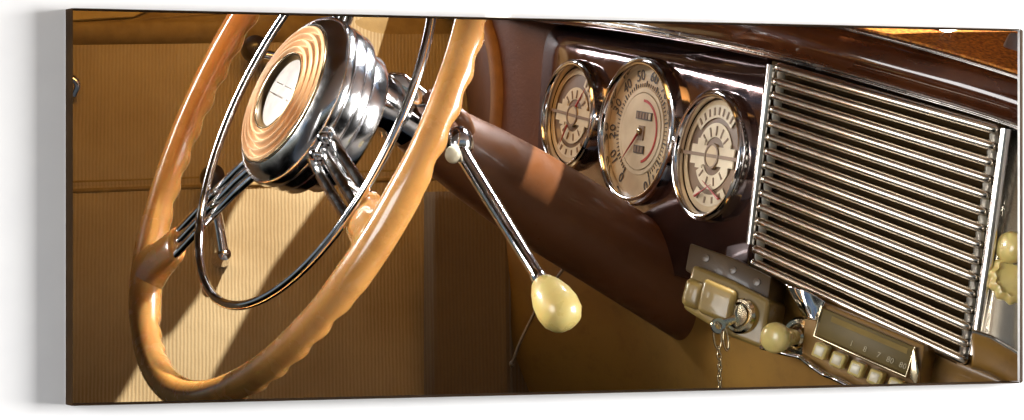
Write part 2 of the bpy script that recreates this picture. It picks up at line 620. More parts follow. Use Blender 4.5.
# ================================================================== car door
door = thing("car_door", "tan corduroy lined car door behind the steering wheel with a low sun stripe", "car door", DOOR.at(250, 420))
mb = MB()
rows = []
for k, py in enumerate((-46, -20, 60, 140, 176, 181, 186, 260, 400, 560)):
    h = (0, 0, 0, 0.001, 0.0, -0.006, 0.0, 0.002, 0.001, 0)[k]
    rows.append([DOOR.at(px, py + (px - 300) * -0.035, h) for px in (-320, -100, 60, 200, 330, 470, 640)])
loft(mb, rows, 60, 90)
mb.build("upholstery_panel", 'cloth', door, solid=0.004)
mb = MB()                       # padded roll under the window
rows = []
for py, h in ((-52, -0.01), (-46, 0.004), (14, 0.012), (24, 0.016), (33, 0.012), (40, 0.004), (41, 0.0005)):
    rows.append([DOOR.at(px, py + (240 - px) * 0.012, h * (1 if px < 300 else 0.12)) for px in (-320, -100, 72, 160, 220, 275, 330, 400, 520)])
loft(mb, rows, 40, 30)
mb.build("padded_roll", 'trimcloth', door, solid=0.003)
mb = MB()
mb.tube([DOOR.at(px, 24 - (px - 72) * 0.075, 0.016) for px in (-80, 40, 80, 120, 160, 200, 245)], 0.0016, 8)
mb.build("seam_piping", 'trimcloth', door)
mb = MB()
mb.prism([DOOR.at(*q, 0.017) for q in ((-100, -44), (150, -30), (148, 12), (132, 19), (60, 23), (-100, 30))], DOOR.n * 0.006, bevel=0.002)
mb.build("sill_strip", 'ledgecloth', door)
mb = MB()
mb.tube([DOOR.at(px, 183 + (px - 300) * -0.035, 0.0045) for px in range(-300, 520, 40)], 0.0022, 8)
mb.build("seam_piping", 'trimcloth', door)
mb = MB()
mb.tube([DOOR.at(px, 174 + (px - 300) * -0.035, 0.003) for px in range(-300, 520, 40)], 0.0016, 8)
mb.build("seam_piping", 'trimcloth', door)

# window winder and handles on the door
nd = DOOR.n


def winder(label, knob, hub_px, kr, name="window_winder"):
    t = thing(name, label, "window handle", DOOR.at(*hub_px))
    hubp = DOOR.at(*hub_px)
    mb = MB()
    mb.lathe(hubp, nd, [(0.009, 0.0015), (0.009, 0.006), (0.008, 0.011), (0.007, 0.013), (0.0065, 0.026), (0.0001, 0.03)], 40)
    mb.build("escutcheon", 'chrome', t)
    kp = DOOR.at(*knob, 0.03)
    mb = MB()
    mb.tube(spline([hubp + nd * 0.022, (hubp + nd * 0.026) * 0.5 + kp * 0.5, kp], 10), lambda s: 0.0062 - 0.0015 * s, 12)
    mb.build("crank_arm", 'chrome', t)
    mb = MB()
    mb.lathe(kp, nd, [(0.003, -0.004), (kr * 0.7, 0.0), (kr, 0.006), (kr * 1.02, 0.014), (kr * 0.85, 0.021), (kr * 0.4, 0.025), (0.0001, 0.026)], 40)
    mb.build("knob", 'black', t)
    return t


winder("round black ball knob on a chrome window crank just left of the wheel hub's top", (252, 53), (302, 72), 0.0125)
winder("black knobbed door handle half hidden behind the lower left wheel spoke", (210, 181), (219, 262), 0.0115)
pull = thing("door_pull", "small chrome door pull at the far left edge of the corduroy", "door pull", DOOR.at(70, 90))
mb = MB()
mb.tube(spline([DOOR.at(40, 82, 0.012), DOOR.at(66, 77, 0.022), DOOR.at(77, 84, 0.022), DOOR.at(74, 95, 0.014)], 16), 0.0042, 12)
mb.build("grip", 'chrome', pull)
mb = MB()
mb.lathe(DOOR.at(56, 82, 0), nd, [(0.014, 0.001), (0.014, 0.006), (0.01, 0.01), (0.0001, 0.011)], 32)
mb.build("escutcheon", 'chrome', pull)

# ================================================================== kick panel and pillar
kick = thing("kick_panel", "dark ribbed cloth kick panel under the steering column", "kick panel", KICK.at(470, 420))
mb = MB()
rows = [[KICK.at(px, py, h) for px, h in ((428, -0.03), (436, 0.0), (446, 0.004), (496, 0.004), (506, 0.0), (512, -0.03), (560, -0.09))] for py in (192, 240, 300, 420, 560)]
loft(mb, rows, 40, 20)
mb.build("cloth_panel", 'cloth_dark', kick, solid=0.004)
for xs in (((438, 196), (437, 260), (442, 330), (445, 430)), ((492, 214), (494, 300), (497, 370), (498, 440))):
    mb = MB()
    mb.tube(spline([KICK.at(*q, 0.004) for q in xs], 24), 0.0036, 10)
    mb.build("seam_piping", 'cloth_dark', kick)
mb = MB()
stalk = thing("release_stalk", "thin dim release stalk hanging under the ivory gear knob", "stalk", P(526, 305, 3.2))
mb.tube(spline([P(572, 258, 3.09), P(545, 294, 3.09), P(530, 322, 3.08), P(519, 345, 3.07), P(512, 364, 3.07)], 12), 0.0014, 8)
mb.build("rod", 'plate', stalk)
mb = MB()
mb.ball(P(512, 364, 3.07), (Vector((1, 0, 0)), Vector((0, 1, 0)), Vector((0, 0, 1))), (0.0026, 0.0026, 0.0032), 14, 8)
mb.build("tip", 'plate', stalk)

PIL = Plane(P(510, 80, 3.30), Vector((-0.62, -0.77, 0.12)))
pil = thing("door_pillar", "brown leather door pillar between the door and the dashboard with a windlace cord", "pillar", PIL.at(510, 200))
mb = MB()
rows = [[PIL.at(px + dx, py, h) for px, h in ((468, -0.03), (484, 0.002), (508, 0.005), (535, 0.002), (590, -0.01), (680, -0.05))] for py, dx in ((-90, -12), (20, -6), (90, 2), (160, 10), (300, 18))]
loft(mb, rows, 30, 24)
mb.build("leather_panel", 'leather', pil, solid=0.004)
mb = MB()
mb.tube(spline([PIL.at(*q, 0.008) for q in ((472, -70), (484, 10), (494, 50), (498, 90), (496, 140), (492, 220))], 30), 0.0075, 14)
mb.build("windlace", 'windlace', pil)
mb = MB()
mb.lathe(PIL.at(519, 48, 0.006), PIL.n, [(0.0028, 0), (0.0026, 0.0012), (0.0001, 0.002)], 16)
mb.build("screw_head", 'chrome_gold', pil)

# ================================================================== steering wheel
RW = 0.2493
wheel = thing("steering_wheel", "amber plastic steering wheel with a chrome horn ring and stepped round hub", "steering wheel", WO_)


def wpt(a, r, h=0.0):
    """point on the wheel: angle in degrees from its top, radius, height along its axis"""
    a = math.radians(a)
    return WO_ + WHU * (r * math.cos(a)) + WHV * (r * math.sin(a)) + WHN * h


def ringpath(c, r, h, n):
    return [c + WHU * (r * math.cos(2 * math.pi * k / n)) + WHV * (r * math.sin(2 * math.pi * k / n)) + WHN * h for k in range(n)]


mb = MB()
N = 360
rows = []
SP = (-12, 103, -138)
for k in range(N):
    a = 2 * math.pi * k / N
    rad = WHU * math.cos(a) + WHV * math.sin(a)
    c = WO_ + rad * RW
    deg = math.degrees(a)
    # finger grips on the inner side and back, fading where the spokes meet the rim
    near = min(abs((deg - s + 180) % 360 - 180) for s in SP)
    g = min(1.0, max(0.0, (near - 9) / 8.0))
    ph = 0.5 + 0.5 * math.cos(deg / 360 * 2 * math.pi * 54)
    row = []
    for j in range(24):
        b = 2 * math.pi * j / 24
        cr, ch = math.cos(b), math.sin(b)          # radial outwards, along axis
        w = max(0.0, -ch - 0.15) * 1.3
        rr = 0.0129 + 0.0012 * (1 - g) - 0.0030 * g * ph * min(1, w)
        row.append(c + rad * (rr * cr * 1.03) + WHN * (rr * ch * 1.02))
    rows.append(row)
mb.grid(rows, closed_u=True, closed_v=True)
mb.build("rim", 'rim', wheel, sharp=80)
# rim sockets where the spokes enter
for s in SP:
    mb = MB()
    a = math.radians(s)
    rad = WHU * math.cos(a) + WHV * math.sin(a)
    tang = -WHU * math.sin(a) + WHV * math.cos(a)
    rows = []
    for dr, ta, ha in ((-0.006, 0.036, 0.0122), (0.0, 0.038, 0.0143), (0.004, 0.034, 0.0146), (0.009, 0.0285, 0.0144), (0.015, 0.0240, 0.0137), (0.022, 0.0220, 0.0127), (0.032, 0.0212, 0.0116), (0.042, 0.0206, 0.0107), (0.048, 0.0202, 0.0098), (0.052, 0.0190, 0.0080), (0.0535, 0.0165, 0.005)):
        c = WO_ + rad * (RW - dr) - rad * 0.0
        row = []
        for j in range(28):
            b = 2 * math.pi * j / 28
            tt = ta * math.cos(b)
            # follow the curve of the rim near its root
            row.append(c + tang * tt + WHN * (ha * math.sin(b)) - rad * (tt * tt / (2 * RW) if dr < 0.02 else 0))
        rows.append(row)
    vs = mb.grid(rows, closed_u=True)
    mb.cap(vs[0], True)
    mb.cap(vs[-1])
    mb.build("spoke_socket", 'rim', wheel, sharp=80)
    for off in (-0.0132, 0.0, 0.0132):
        mb = MB()
        t2 = tang * off
        mb.tube([wpt(s, 0.055, 0.002) + t2, wpt(s, 0.10, 0.004) + t2, wpt(s, 0.15, 0.003) + t2, wpt(s, RW - 0.04, 0.001) + t2], 0.0051, 14, flat=0.6, up=tang)
        mb.build("spoke_rod", 'chrome', wheel)
# horn ring
HC = WHEEL.at(312.5, 113.0, 0.012)
mb = MB()
mb.tube(ringpath(HC, 0.1712, 0, 160), 0.0039, 14, closed=True)
hr = mb.build("horn_ring", 'chrome', wheel, sharp=80)
# hub
HB = WO_ + WHU * 0.010 + WHV * -0.006
hub = MB()
hub.lathe(HB, WHN, [(0.050, -0.040), (0.060, -0.039), (0.0625, -0.036), (0.0628, -0.024), (0.0600, -0.0225), (0.0600, -0.019), (0.0715, -0.0185), (0.0725, -0.0165), (0.0725, -0.0100), (0.0705, -0.0095), (0.0705, -0.0080),
                    (0.0740, -0.0075), (0.0745, -0.0055), (0.0745, 0.0010), (0.0725, 0.0015), (0.0725, 0.0030), (0.0755, 0.0035), (0.0765, 0.0060), (0.0765, 0.0110), (0.0750, 0.0150), (0.0720, 0.0190), (0.0680, 0.0225), (0.0640, 0.0245), (0.0625, 0.0240), (0.0622, 0.015)], 120)
hub.build("hub", 'chrome_hub', wheel, sharp=40)
prof = [(0.0620, 0.015), (0.0618, 0.0236)]
for k in range(49):
    r = 0.0614 - k * 0.0269 / 48
    prof.append((r, 0.0245 + 0.0028 * math.sin(k / 48 * 4 * 2 * math.pi) + (0.0614 - r) * 0.22))
prof += [(0.0340, 0.0300), (0.0335, 0.020)]
mb = MB()
mb.lathe(HB, WHN, prof, 120)
mb.build("ringed_face", 'hubface', wheel, sharp=50)
for r, h in ((0.0618, 0.0252), (0.0342, 0.0305)):
    mb = MB()
    pth = [HB + WHU * (r * math.cos(2 * math.pi * k / 120)) + WHV * (r * math.sin(2 * math.pi * k / 120)) + WHN * h for k in range(120)]
    mb.tube(pth, 0.0009, 8, closed=True)
    mb.build("face_ring", 'chrome_gold', wheel, sharp=80)
mb = MB()
mb.lathe(HB, WHN, [(0.0334, 0.019), (0.0334, 0.0295), (0.0322, 0.0262), (0.0300, 0.0250)], 96, close=False)
mb.build("medallion_well", 'plate', wheel, sharp=50)
mb = MB()
mb.lathe(HB, WHN, [(0.0305, 0.0235), (0.0303, 0.0256), (0.020, 0.0268), (0.0001, 0.0273)], 96)
med = mb.build("medallion", 'medal', wheel, sharp=60)
mb = MB()
mb.box(HB + WHN * 0.0274 + WHU * -0.004, WHV * 0.022, WHU * 0.0007, WHN * 0.0008)
mb.box(HB + WHN * 0.0274 + WHU * 0.006, WHV * 0.018, WHU * 0.0004, WHN * 0.0006)
mb.build("engraved_line", 'chrome_soft', med, smooth=False)
# clamp of the horn ring beside the lower right spoke
for s in (103, -138):
    c0 = wpt(s, 0.069, 0.004)
    mb = MB()
    ax = (WHV, WHU, WHN)
    mb.ball(c0 + WHU * 0.008, ax, (0.0075, 0.0065, 0.008), 24, 14)
    mb.ball(c0 - WHU * 0.007, ax, (0.0065, 0.0055, 0.007), 24, 14)
    mb.box(c0, WHV * 0.005, WHU * 0.011, WHN * 0.004, bevel=0.0015)
    mb.build("horn_ring_clamp", 'chrome', wheel)
    mb = MB()
    mb.tube([wpt(s, 0.085, -0.004), wpt(s, 0.13, -0.003), HC + (wpt(s, 0.1705) - WO_) - WHN * 0.003], 0.0030, 10)
    mb.build("horn_ring_arm", 'chrome', wheel)

# ================================================================== steering column
CD = (COLB - COLA).normalized()
colm = thing("steering_column", "maroon brown steering column running from the wheel hub down to the dashboard", "steering column", COLA)
mb = MB()
L = (COLB - COLA).length
mb.lathe(COLA, CD, [(0.021, 0.012), (0.024, 0.014), (0.0275, 0.03), (0.031, 0.06), (0.0355, 0.10), (0.039, 0.15), (0.0405, 0.2), (0.041, L + 0.06)], 72)
mb.build("column_jacket", 'column', colm, sharp=50)
mb = MB()
mb.lathe(COLA, CD, [(0.015, -0.05), (0.022, -0.046), (0.024, -0.02), (0.0225, -0.012), (0.0225, -0.006), (0.0255, -0.003), (0.026, 0.012), (0.02, 0.013)], 64)
mb.build("column_collar", 'chrome', colm)
# chrome lever bracket above the column
mb = MB()
mb.prism([P(*q, 2.865) for q in ((388, 72), (404, 73), (428, 92), (432, 104), (418, 108), (400, 100), (386, 86))], Vector((0, 0.02, 0)), bevel=0.003, segs=3)
mb.build("lever_bracket", 'chrome', colm)
mb = MB()
mb.tube(spline([P(427, 96, 2.86), P(445, 107, 2.855), P(462, 118, 2.855), P(468, 132, 2.865)], 14), 0.0065, 14)
mb.build("bracket_tube", 'column', colm)

# ================================================================== gear lever
gl = thing("gear_lever", "chrome column gear lever ending in a large ivory knob", "gear lever", P(460, 150, 2.80))
ax = (Vector((1, 0, 0)), Vector((0, 1, 0)), Vector((0, 0, 1)))
mb = MB()
mb.ball(P(459, 144, 2.822), ax, (0.0125, 0.012, 0.0150), 32, 18)
mb.build("pivot_cap", 'chrome', gl)
mb = MB()
mb.ball(P(453, 154.5, 2.803), ax, (0.0068, 0.0065, 0.0075), 28, 16)
mb.build("ivory_button", 'ivory_pale', gl)
a, b = P(462, 153, 2.81), P(543, 284, 2.74)
mb = MB()
dv = (b - a).normalized()
Ll = (b - a).length
mb.lathe(a, dv, [(0.0072, 0), (0.0066, 0.01), (0.0062, Ll * 0.5), (0.0056, Ll - 0.012), (0.0066, Ll - 0.01), (0.007, Ll - 0.004), (0.0062, Ll)], 32)
mb.build("lever_rod", 'chrome', gl)
mb = MB()
b2 = b - dv * 0.004
mb.lathe(b2, dv, [(0.0072, 0.0), (0.0095, 0.002), (0.0135, 0.009), (0.0170, 0.019), (0.0184, 0.029), (0.0172, 0.038), (0.0130, 0.045), (0.0065, 0.0485), (0.0001, 0.0493)], 48)
mb.build("knob", 'ivory', gl, sharp=60)

# ================================================================== dashboard
GO, GN, GU = frame_from(math.radians(61.6), math.radians(6.2), P(637, 131, 3.06))
GV = GU.cross(GN)
if GV.x < 0:
    GV = -GV
GAUGE = Plane(GO, GN)
DASHU = None
dash = thing("dashboard", "glossy brown car dashboard with a rounded left end", "dashboard", P(760, 400, 2.95))
mb = MB()
top = ((528, 34), (556, 31), (620, 41), (690, 53), (772, 71))
bot = ((503, 205), (545, 215), (610, 232), (680, 246), (753, 268))
rows = []
for t, h in ((-0.06, -0.022), (0.0, -0.006), (0.06, 0.0025), (0.16, 0.006), (0.45, 0.007), (0.8, 0.005), (1.0, -0.002), (1.15, -0.012)):
    r = []
    for k, (a_, b_) in enumerate(zip(top, bot)):
        hh = h - (0.055, 0.006, 0, 0, 0.0)[k]
        px, py = a_[0] + (b_[0] - a_[0]) * t, a_[1] + (b_[1] - a_[1]) * t
        r.append(GAUGE.at(px, py, hh - 0.0168))
    rows.append(r)
loft(mb, rows, 70, 60)
mb.build("gauge_panel", 'dash', dash, solid=0.003)
# lower dash, rolling under
mb = MB()
rows = []
for k, (off, dd) in enumerate(((-14, -0.004), (0, 0.0), (26, -0.006), (70, 0.004), (130, 0.03), (210, 0.09), (290, 0.16))):
    r = []
    for px, py, d in ((500, 214, 3.23), (545, 222, 3.20), (600, 232, 3.175), (655, 243, 3.14), (705, 254, 3.06), (750, 266, 2.96), (830, 300, 2.88), (920, 346, 2.835), (985, 376, 2.80), (1060, 405, 2.78)):
        r.append(P(px - off * 0.12, py + off, d + dd))
    rows.append(r)
loft(mb, rows, 80, 50)
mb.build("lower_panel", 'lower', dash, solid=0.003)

# walnut ledge over the gauges
ledge = thing("dash_ledge", "polished dark walnut ledge running along the top of the dashboard", "dash ledge", P(780, 40, 2.95))
mb = MB()
LD = ((440, 3.36), (540, 3.21), (640, 3.03), (775, 2.90), (900, 2.835), (1000, 2.80), (1110, 2.765))
ytop = (-80, -52, -26, 9, 40, 69, 106)
ybot = (8, 22, 35, 62, 97, 127, 168)
rows = []
for t, dd in ((0.12, 0.10), (0.03, 0.03), (0.0, 0.015), (0.1, 0.004), (0.3, -0.004), (0.55, -0.006), (0.8, 0.002), (0.95, 0.012), (1.0, 0.03), (1.01, 0.06)):
    rows.append([P(px, ytop[k] + (ybot[k] - ytop[k]) * t, d + dd) for k, (px, d) in enumerate(LD)])
loft(mb, rows, 90, 70)
mb.build("ledge_board", 'ledge', ledge, solid=0.003)
for t, dd, rr, mt in ((0.865, 0.003, 0.0014, 'chrome_soft'), (0.925, 0.007, 0.0012, 'chrome_soft')):
    mb = MB()
    mb.tube(spline([P(px, ytop[k] + (ybot[k] - ytop[k]) * t, d + dd) for k, (px, d) in enumerate(LD)], 60), rr, 8)
    mb.build("trim_bead", mt, ledge)
mb = MB()
mb.tube(spline([P(px, ytop[k] + (ybot[k] - ytop[k]) * 0.03, d + 0.008) for k, (px, d) in enumerate(LD)], 60), 0.0014, 8)
mb.build("trim_bead", 'chrome_soft', ledge)

# speckled orange top of the dash
dt = thing("speckled_ledge_top", "speckled burnt orange dash top in the sun at the upper right corner", "dash top", P(960, 50, 2.9))
mb = MB()
rows = []
for t, dd in ((-0.005, 0.017), (-0.1, 0.035), (-0.3, 0.062), (-0.6, 0.10), (-1.0, 0.15), (-1.4, 0.2)):
    rows.append([P(px, ytop[k] + (ybot[k] - ytop[k]) * t - (1.5 if t < -0.01 else 0), d + dd - 0.016) for k, (px, d) in enumerate(LD)])
loft(mb, rows, 90, 40)
mb.build("speckled_panel", 'burl', dt, solid=0.002)
mb = MB()
mb.prism([P(*q) for q in ((1003, 47, 2.80), (1010, 33, 2.815), (1040, 36, 2.81), (1060, 62, 2.79), (1022, 53, 2.79))], Vector((0, 0.006, 0.001)), bevel=0.002)
mb.build("highlight_piece", 'blockmetal', dt)  # added nickel piece standing in for a white highlight on the dash top
mb = MB()
mb.prism([P(*q) for q in ((934, 27, 2.862), (948, 22, 2.88), (968, 27, 2.88), (962, 36, 2.862), (945, 33, 2.86))], Vector((0, 0.004, 0.001)), bevel=0.0015)
mb.build("highlight_piece", 'blockmetal', dt)  # another piece added where a white highlight falls


# ------------------------------------------------------------------ gauges
def gauge(label, px, py, tilt, phi, R, kind):
    d = (GO + GN * -0.0005).dot(GN) / P(px, py, 1.0).dot(GN)
    O, n, u = frame_from(math.radians(tilt), math.radians(phi), P(px, py, d))
    v = u.cross(n)
    if v.x < 0:
        v = -v
    t = thing("gauge", label, "gauge", O, "round dashboard gauges")
    # roll the face so that its horizontals follow the dashboard
    rl = math.radians({'main': 4, 'left': 6, 'right': 2}[kind])
    u, v = u * math.cos(rl) + v * math.sin(rl), v * math.cos(rl) - u * math.sin(rl)

    def at(a, r, h=0.0):                     # a clockwise degrees from the top
        a = math.radians(a)
        return O + u * (r * math.cos(a)) + v * (r * math.sin(a)) + n * h
    mb = MB()
    mb.lathe(O, n, [(R * 1.03, -0.016), (R * 1.035, 0.0), (R * 1.02, 0.003), (R * 0.995, 0.0036), (R * 0.98, 0.0030), (R * 0.97, 0.0042), (R * 0.95, 0.0050), (R * 0.93, 0.0048), (R * 0.91, 0.0036), (R * 0.90, 0.000), (R * 0.895, -0.004)], 110, close=False)
    mb.build("bezel", 'chrome', t, sharp=40)
    mb = MB()
    mb.lathe(O, n, [(R * 0.91, -0.009), (R * 0.91, -0.006), (R * 0.6, -0.0052), (R * 0.3, -0.0048), (0.0001, -0.0045)], 96)
    mb.build("dial", 'dialface' if kind == 'main' else 'dialring', t, sharp=60)

    def disc(r0, r1, h, a0=0, a1=360, m='dialpale', nm="dial_band", th=0.0006):
        b = MB()
        k = max(8, int(abs(a1 - a0) / 4))
        full = abs(a1 - a0) >= 360
        rows = []
        for i in range(k if full else k + 1):
            a = a0 + (a1 - a0) * i / k
            rows.append([at(a, r0, h - th), at(a, r0, h), at(a, r1, h), at(a, r1, h - th)])
        b.grid(rows, closed_u=True, closed_v=full)
        return b.build(nm, m, t, sharp=30)

    def bar(cx, cy, hx, hy, h, m, nm, ang=0, th=0.0005):
        b = MB()
        a = math.radians(ang)
        uu, vv = u * math.cos(a) + v * math.sin(a), v * math.cos(a) - u * math.sin(a)
        b.box(O + v * cx + u * cy + n * h, vv * hx, uu * hy, n * th)
        return b.build(nm, m, t, smooth=False)

    def ticks(r0, r1, angs, w, h, m, nm="scale_marks"):
        b = MB()
        for a in angs:
            c = at(a, (r0 + r1) / 2, h)
            ra = (at(a, 1, 0) - O)
            b.box(c, ra * ((r1 - r0) / 2), n.cross(ra) * w, n * 0.00025)
        return b.build(nm, m, t, smooth=False)
    if kind == 'main':
        disc(R * 0.60, R * 0.90, -0.0044, m="dialface", nm="number_band")
        disc(R * 0.545, R * 0.60, -0.0036, m='dialpale', nm="dial_band")
        disc(0.0001, R * 0.53, -0.0032, m='dialpale', nm="centre_disc")
        disc(R * 0.41, R * 0.445, -0.0027, 0, 165, 'red', "red_arc")
        ticks(R * 0.62, R * 0.67, [a for a in range(-150, 151, 5)], R * 0.006, -0.0040, 'ink')
        ticks(R * 0.62, R * 0.70, [a for a in range(-150, 151, 25)], R * 0.010, -0.0038, 'ink')
        b = MB()
        for k, s in enumerate(('0', '10', '20', '30', '40', '50', '60', '70', '80', '90', '100', '110')):
            a = -150 + k * 300 / 11
            ra = at(a, 1, 0) - O
            m2 = text_mesh(s, R * 0.22, at(a, R * 0.775, -0.0038), at(a + 90, 1, 0) - O, ra, n, 'ink', t)
            me = bpy.data.meshes.new("tmp")
            m2.bm.to_mesh(me)
            m2.bm.free()
            b.bm.from_mesh(me)
            bpy.data.meshes.remove(me)
        b.build("numerals", 'ink', t, smooth=False)
        bar(R * 0.06, R * 0.22, R * 0.21, R * 0.055, -0.0027, 'ink', "odometer_window")
        for q in range(5):
            bar(R * (-0.10 + q * 0.08), R * 0.22, R * 0.028, R * 0.042, -0.0024, 'brownink' if q < 4 else 'dialpale', "odometer_wheel")
        bar(R * 0.03, -R * 0.02, R * 0.07, R * 0.10, -0.0027, 'brownink', "centre_window")
        bar(R * 0.02, -R * 0.25, R * 0.13, R * 0.055, -0.0027, 'ink', "trip_window")
        for q in range(3):
            bar(R * (-0.06 + q * 0.08), -R * 0.25, R * 0.028, R * 0.042, -0.0024, 'brownink', "trip_wheel")
        b = MB()
        b.tube([at(222, R * 0.05, -0.0015), at(222, R * 0.40, -0.0015), at(222, R * 0.60, -0.0015)], lambda s: R * 0.016 * (1.1 - s), 8)
        b.build("needle", 'red', t)
        b = MB()
        b.lathe(O, n, [(R * 0.05, -0.0036), (R * 0.05, -0.001), (R * 0.03, 0.0), (0.0001, 0.0002)], 32)
        b.build("needle_cap", 'chrome_gold', t)
    else:
        disc(R * 0.76, R * 0.875, -0.0044, m='dialface', nm="dial_band")
        disc(R * 0.30, R * 0.52, -0.0040, -70, 70, 'dialpale', "scale_arc")
        disc(R * 0.30, R * 0.52, -0.0040, 118, 240, 'dialpale', "scale_arc")
        ticks(R * 0.32, R * 0.47, [-50, -25, 0, 25, 50], R * 0.016, -0.0036, 'brownink')
        ticks(R * 0.34, R * 0.47, [135, 165, 195, 225], R * 0.016, -0.0036, 'brownink')
        up0, up1 = (-52, 40) if kind == 'right' else (20, 75)
        disc(R * 0.60, R * 0.80, -0.0038, up0, up1, 'dialpale', "scale_band")
        disc(R * 0.60, R * 0.78, -0.0038, 140, 215, 'dialpale', "scale_band")
        ticks(R * 0.64, R * 0.76, [up0 + 8 + k * 11 for k in range(int((up1 - up0 - 8) / 11) + 1)], R * 0.02, -0.0034, 'brownink')
        ticks(R * 0.64, R * 0.74, [150, 168, 186, 204], R * 0.02, -0.0034, 'brownink')
        bar(0, 0, R * 0.62, R * 0.15, -0.0034, 'dialpale', "crossbar", th=0.0008)
        bar(0, 0, R * 0.84, R * 0.028, -0.0024, 'brownink', "crossbar_rib", th=0.0006)
        bar(R * 0.38, -R * 0.02, R * 0.10, R * 0.23, -0.0036, 'dialpale', "crossbar_wing")
        bar(-R * 0.38, R * 0.02, R * 0.10, R * 0.23, -0.0036, 'dialpale', "crossbar_wing")
        disc(0.0001, R * 0.20, -0.0020, m='dialface', nm="centre_boss", th=0.002)
        disc(R * 0.165, R * 0.20, -0.0014, m='brownink', nm="boss_ring")
        for a, a2, nm in ((35, 60, "needle"), (205, 150, "needle")):
            b = MB()
            if kind == 'left':
                p0, p1 = at(a, R * 0.22, -0.001), at(a, R * 0.66, -0.001)
            else:
                p0, p1 = (at(148, R * 0.75, -0.001), at(200, R * 0.42, -0.001)) if a > 90 else (at(205, R * 0.72, -0.001), at(165, R * 0.45, -0.001))
            b.tube([p0, p0 * 0.5 + p1 * 0.5, p1], lambda s: R * 0.018 * (1.2 - s), 8)
            b.build(nm, 'red', t)
    mb = MB()
    mb.lathe(O, n, [(R * 0.90, 0.0005), (R * 0.90, 0.0022), (R * 0.6, 0.0038), (R * 0.3, 0.0046), (0.0001, 0.0049)], 72)
    mb.lathe(O, n, [(R * 0.899, 0.0008), (R * 0.6, 0.0024), (R * 0.3, 0.0032), (0.0001, 0.0035)], 72)
    return t


gauge("large speedometer dial, the biggest and middle one of the three round gauges", 637.5, 131, 61.3, 4.9, 0.0652, 'main')
gauge("small round gauge left of the speedometer, farthest from the chrome grille", 570, 115, 62.2, 6.0, 0.0507, 'left')
gauge("small round gauge with a cross bar, right of the speedometer and beside the chrome grille", 709.5, 155.7, 61.4, 7.1, 0.0562, 'right')

# ================================================================== chrome speaker grille
gr = thing("speaker_grille", "chrome speaker grille of slanting horizontal bars in the dashboard", "grille", GRILLE.at(860, 320))
NB = 15
ltop, lbot = Vector((776, 67, 0)), Vector((752, 262, 0))
rtop, rbot = Vector((999, 131, 0)), Vector((967, 361, 0))
mb = MB()
rows = []
for py_t in (-0.03, 0.25, 0.5, 0.75, 1.03):
    a_, b_ = ltop.lerp(lbot, py_t), rtop.lerp(rbot, py_t)
    rows.append([GRILLE.at(a_.x + (b_.x - a_.x) * s - (3 if s == 0 else 0), a_.y + (b_.y - a_.y) * s, -0.016) for s in (0, 0.33, 0.66, 1.03)])
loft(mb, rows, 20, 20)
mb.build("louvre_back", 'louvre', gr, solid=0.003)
for k in range(NB):
    t = k / (NB - 1)
    a_, b_ = ltop.lerp(lbot, t), rtop.lerp(rbot, t)
    pts = []
    for s in (0.0, 0.006, 0.015, 0.03, 0.1, 0.25, 0.4, 0.55, 0.7, 0.85, 0.95, 0.975, 0.99, 1.0):
        bow = 0.006 * math.sin(math.pi * s)
        pts.append(GRILLE.at(a_.x + (b_.x - a_.x) * s, a_.y + (b_.y - a_.y) * s, bow))
    mb = MB()
    mb.tube(pts, lambda s: 0.0045 if 0.1 < s < 0.9 else (0.0024 if s in (0.0, 1.0) else 0.0039), 18, flat=1.1, up=(0, 0, 1))
    mb.build("grille_bar", 'chrome_bar', gr, sharp=70)
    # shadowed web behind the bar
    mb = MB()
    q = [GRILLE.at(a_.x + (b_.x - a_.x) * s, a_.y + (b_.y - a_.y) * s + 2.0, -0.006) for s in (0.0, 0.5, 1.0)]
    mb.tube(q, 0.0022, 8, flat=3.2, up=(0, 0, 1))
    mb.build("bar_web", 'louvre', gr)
    if k < NB - 1:
        for p0, p1, nm in ((ltop, lbot, "end_block"), (rtop, rbot, "end_block")):
            c = p0.lerp(p1, (k + 0.5) / (NB - 1))
            cx_ = c.x + (6 if p0 is ltop else -4)
            mb = MB()
            mb.box(GRILLE.at(cx_, c.y + (2 if p0 is ltop else -1), -0.002), WR * 0.0036, Vector((0, 0, 1)) * 0.0046, Vector((0, 1, 0)) * 0.004, bevel=0.0006)
            mb.build(nm, 'blockmetal', gr)
for nm, p0, p1, dx, rr in (("side_trim", ltop, lbot, -5, 0.0036), ("side_trim", rtop, rbot, 7, 0.0048)):
    mb = MB()
    mb.tube([GRILLE.at(p0.x + dx, p0.y - 2, 0.002), GRILLE.at((p0.x + p1.x) / 2 + dx, (p0.y + p1.y) / 2, 0.004), GRILLE.at(p1.x + dx + (3 if dx < 0 else 0), p1.y - (18 if dx < 0 else 6), 0.002)], rr, 14, flat=0.7, up=(0, 0, 1))
    mb.build(nm, 'chrome_soft', gr, sharp=60)

# ================================================================== silver panel and knobs right of the grille
SIL = Plane(P(1010, 250, 2.795), Vector((-0.05, -0.95, 0.30)))
sp = thing("glovebox_panel", "silvery curved glovebox panel right of the chrome grille", "dash panel", SIL.at(1010, 360))
mb = MB()
rows = []
for py, h in ((128, -0.012), (140, 0.0), (200, 0.004), (260, 0.002), (310, -0.002), (345, -0.006), (352, -0.014)):
    k = (py - 134) / 230
    rows.append([SIL.at(1004 - 30 * k + dx, py + dx * 0.42, h + hh) for dx, hh in ((6, -0.012), (11, 0.0), (30, 0.004), (70, 0.002), (120, 0))])
loft(mb, rows, 30, 40)
mb.build("curved_panel", 'silverpanel', sp, solid=0.003)
mb = MB()
rows = []
for off, h in ((0, -0.004), (3, 0.003), (16, 0.004), (30, 0.0), (34, -0.012)):
    rows.append([SIL.at(x, y + off, h) for x, y in ((972, 332), (990, 338), (1021, 356), (1080, 392))])
loft(mb, rows, 20, 20)
mb.build("lower_rail", 'lower', sp, solid=0.002)
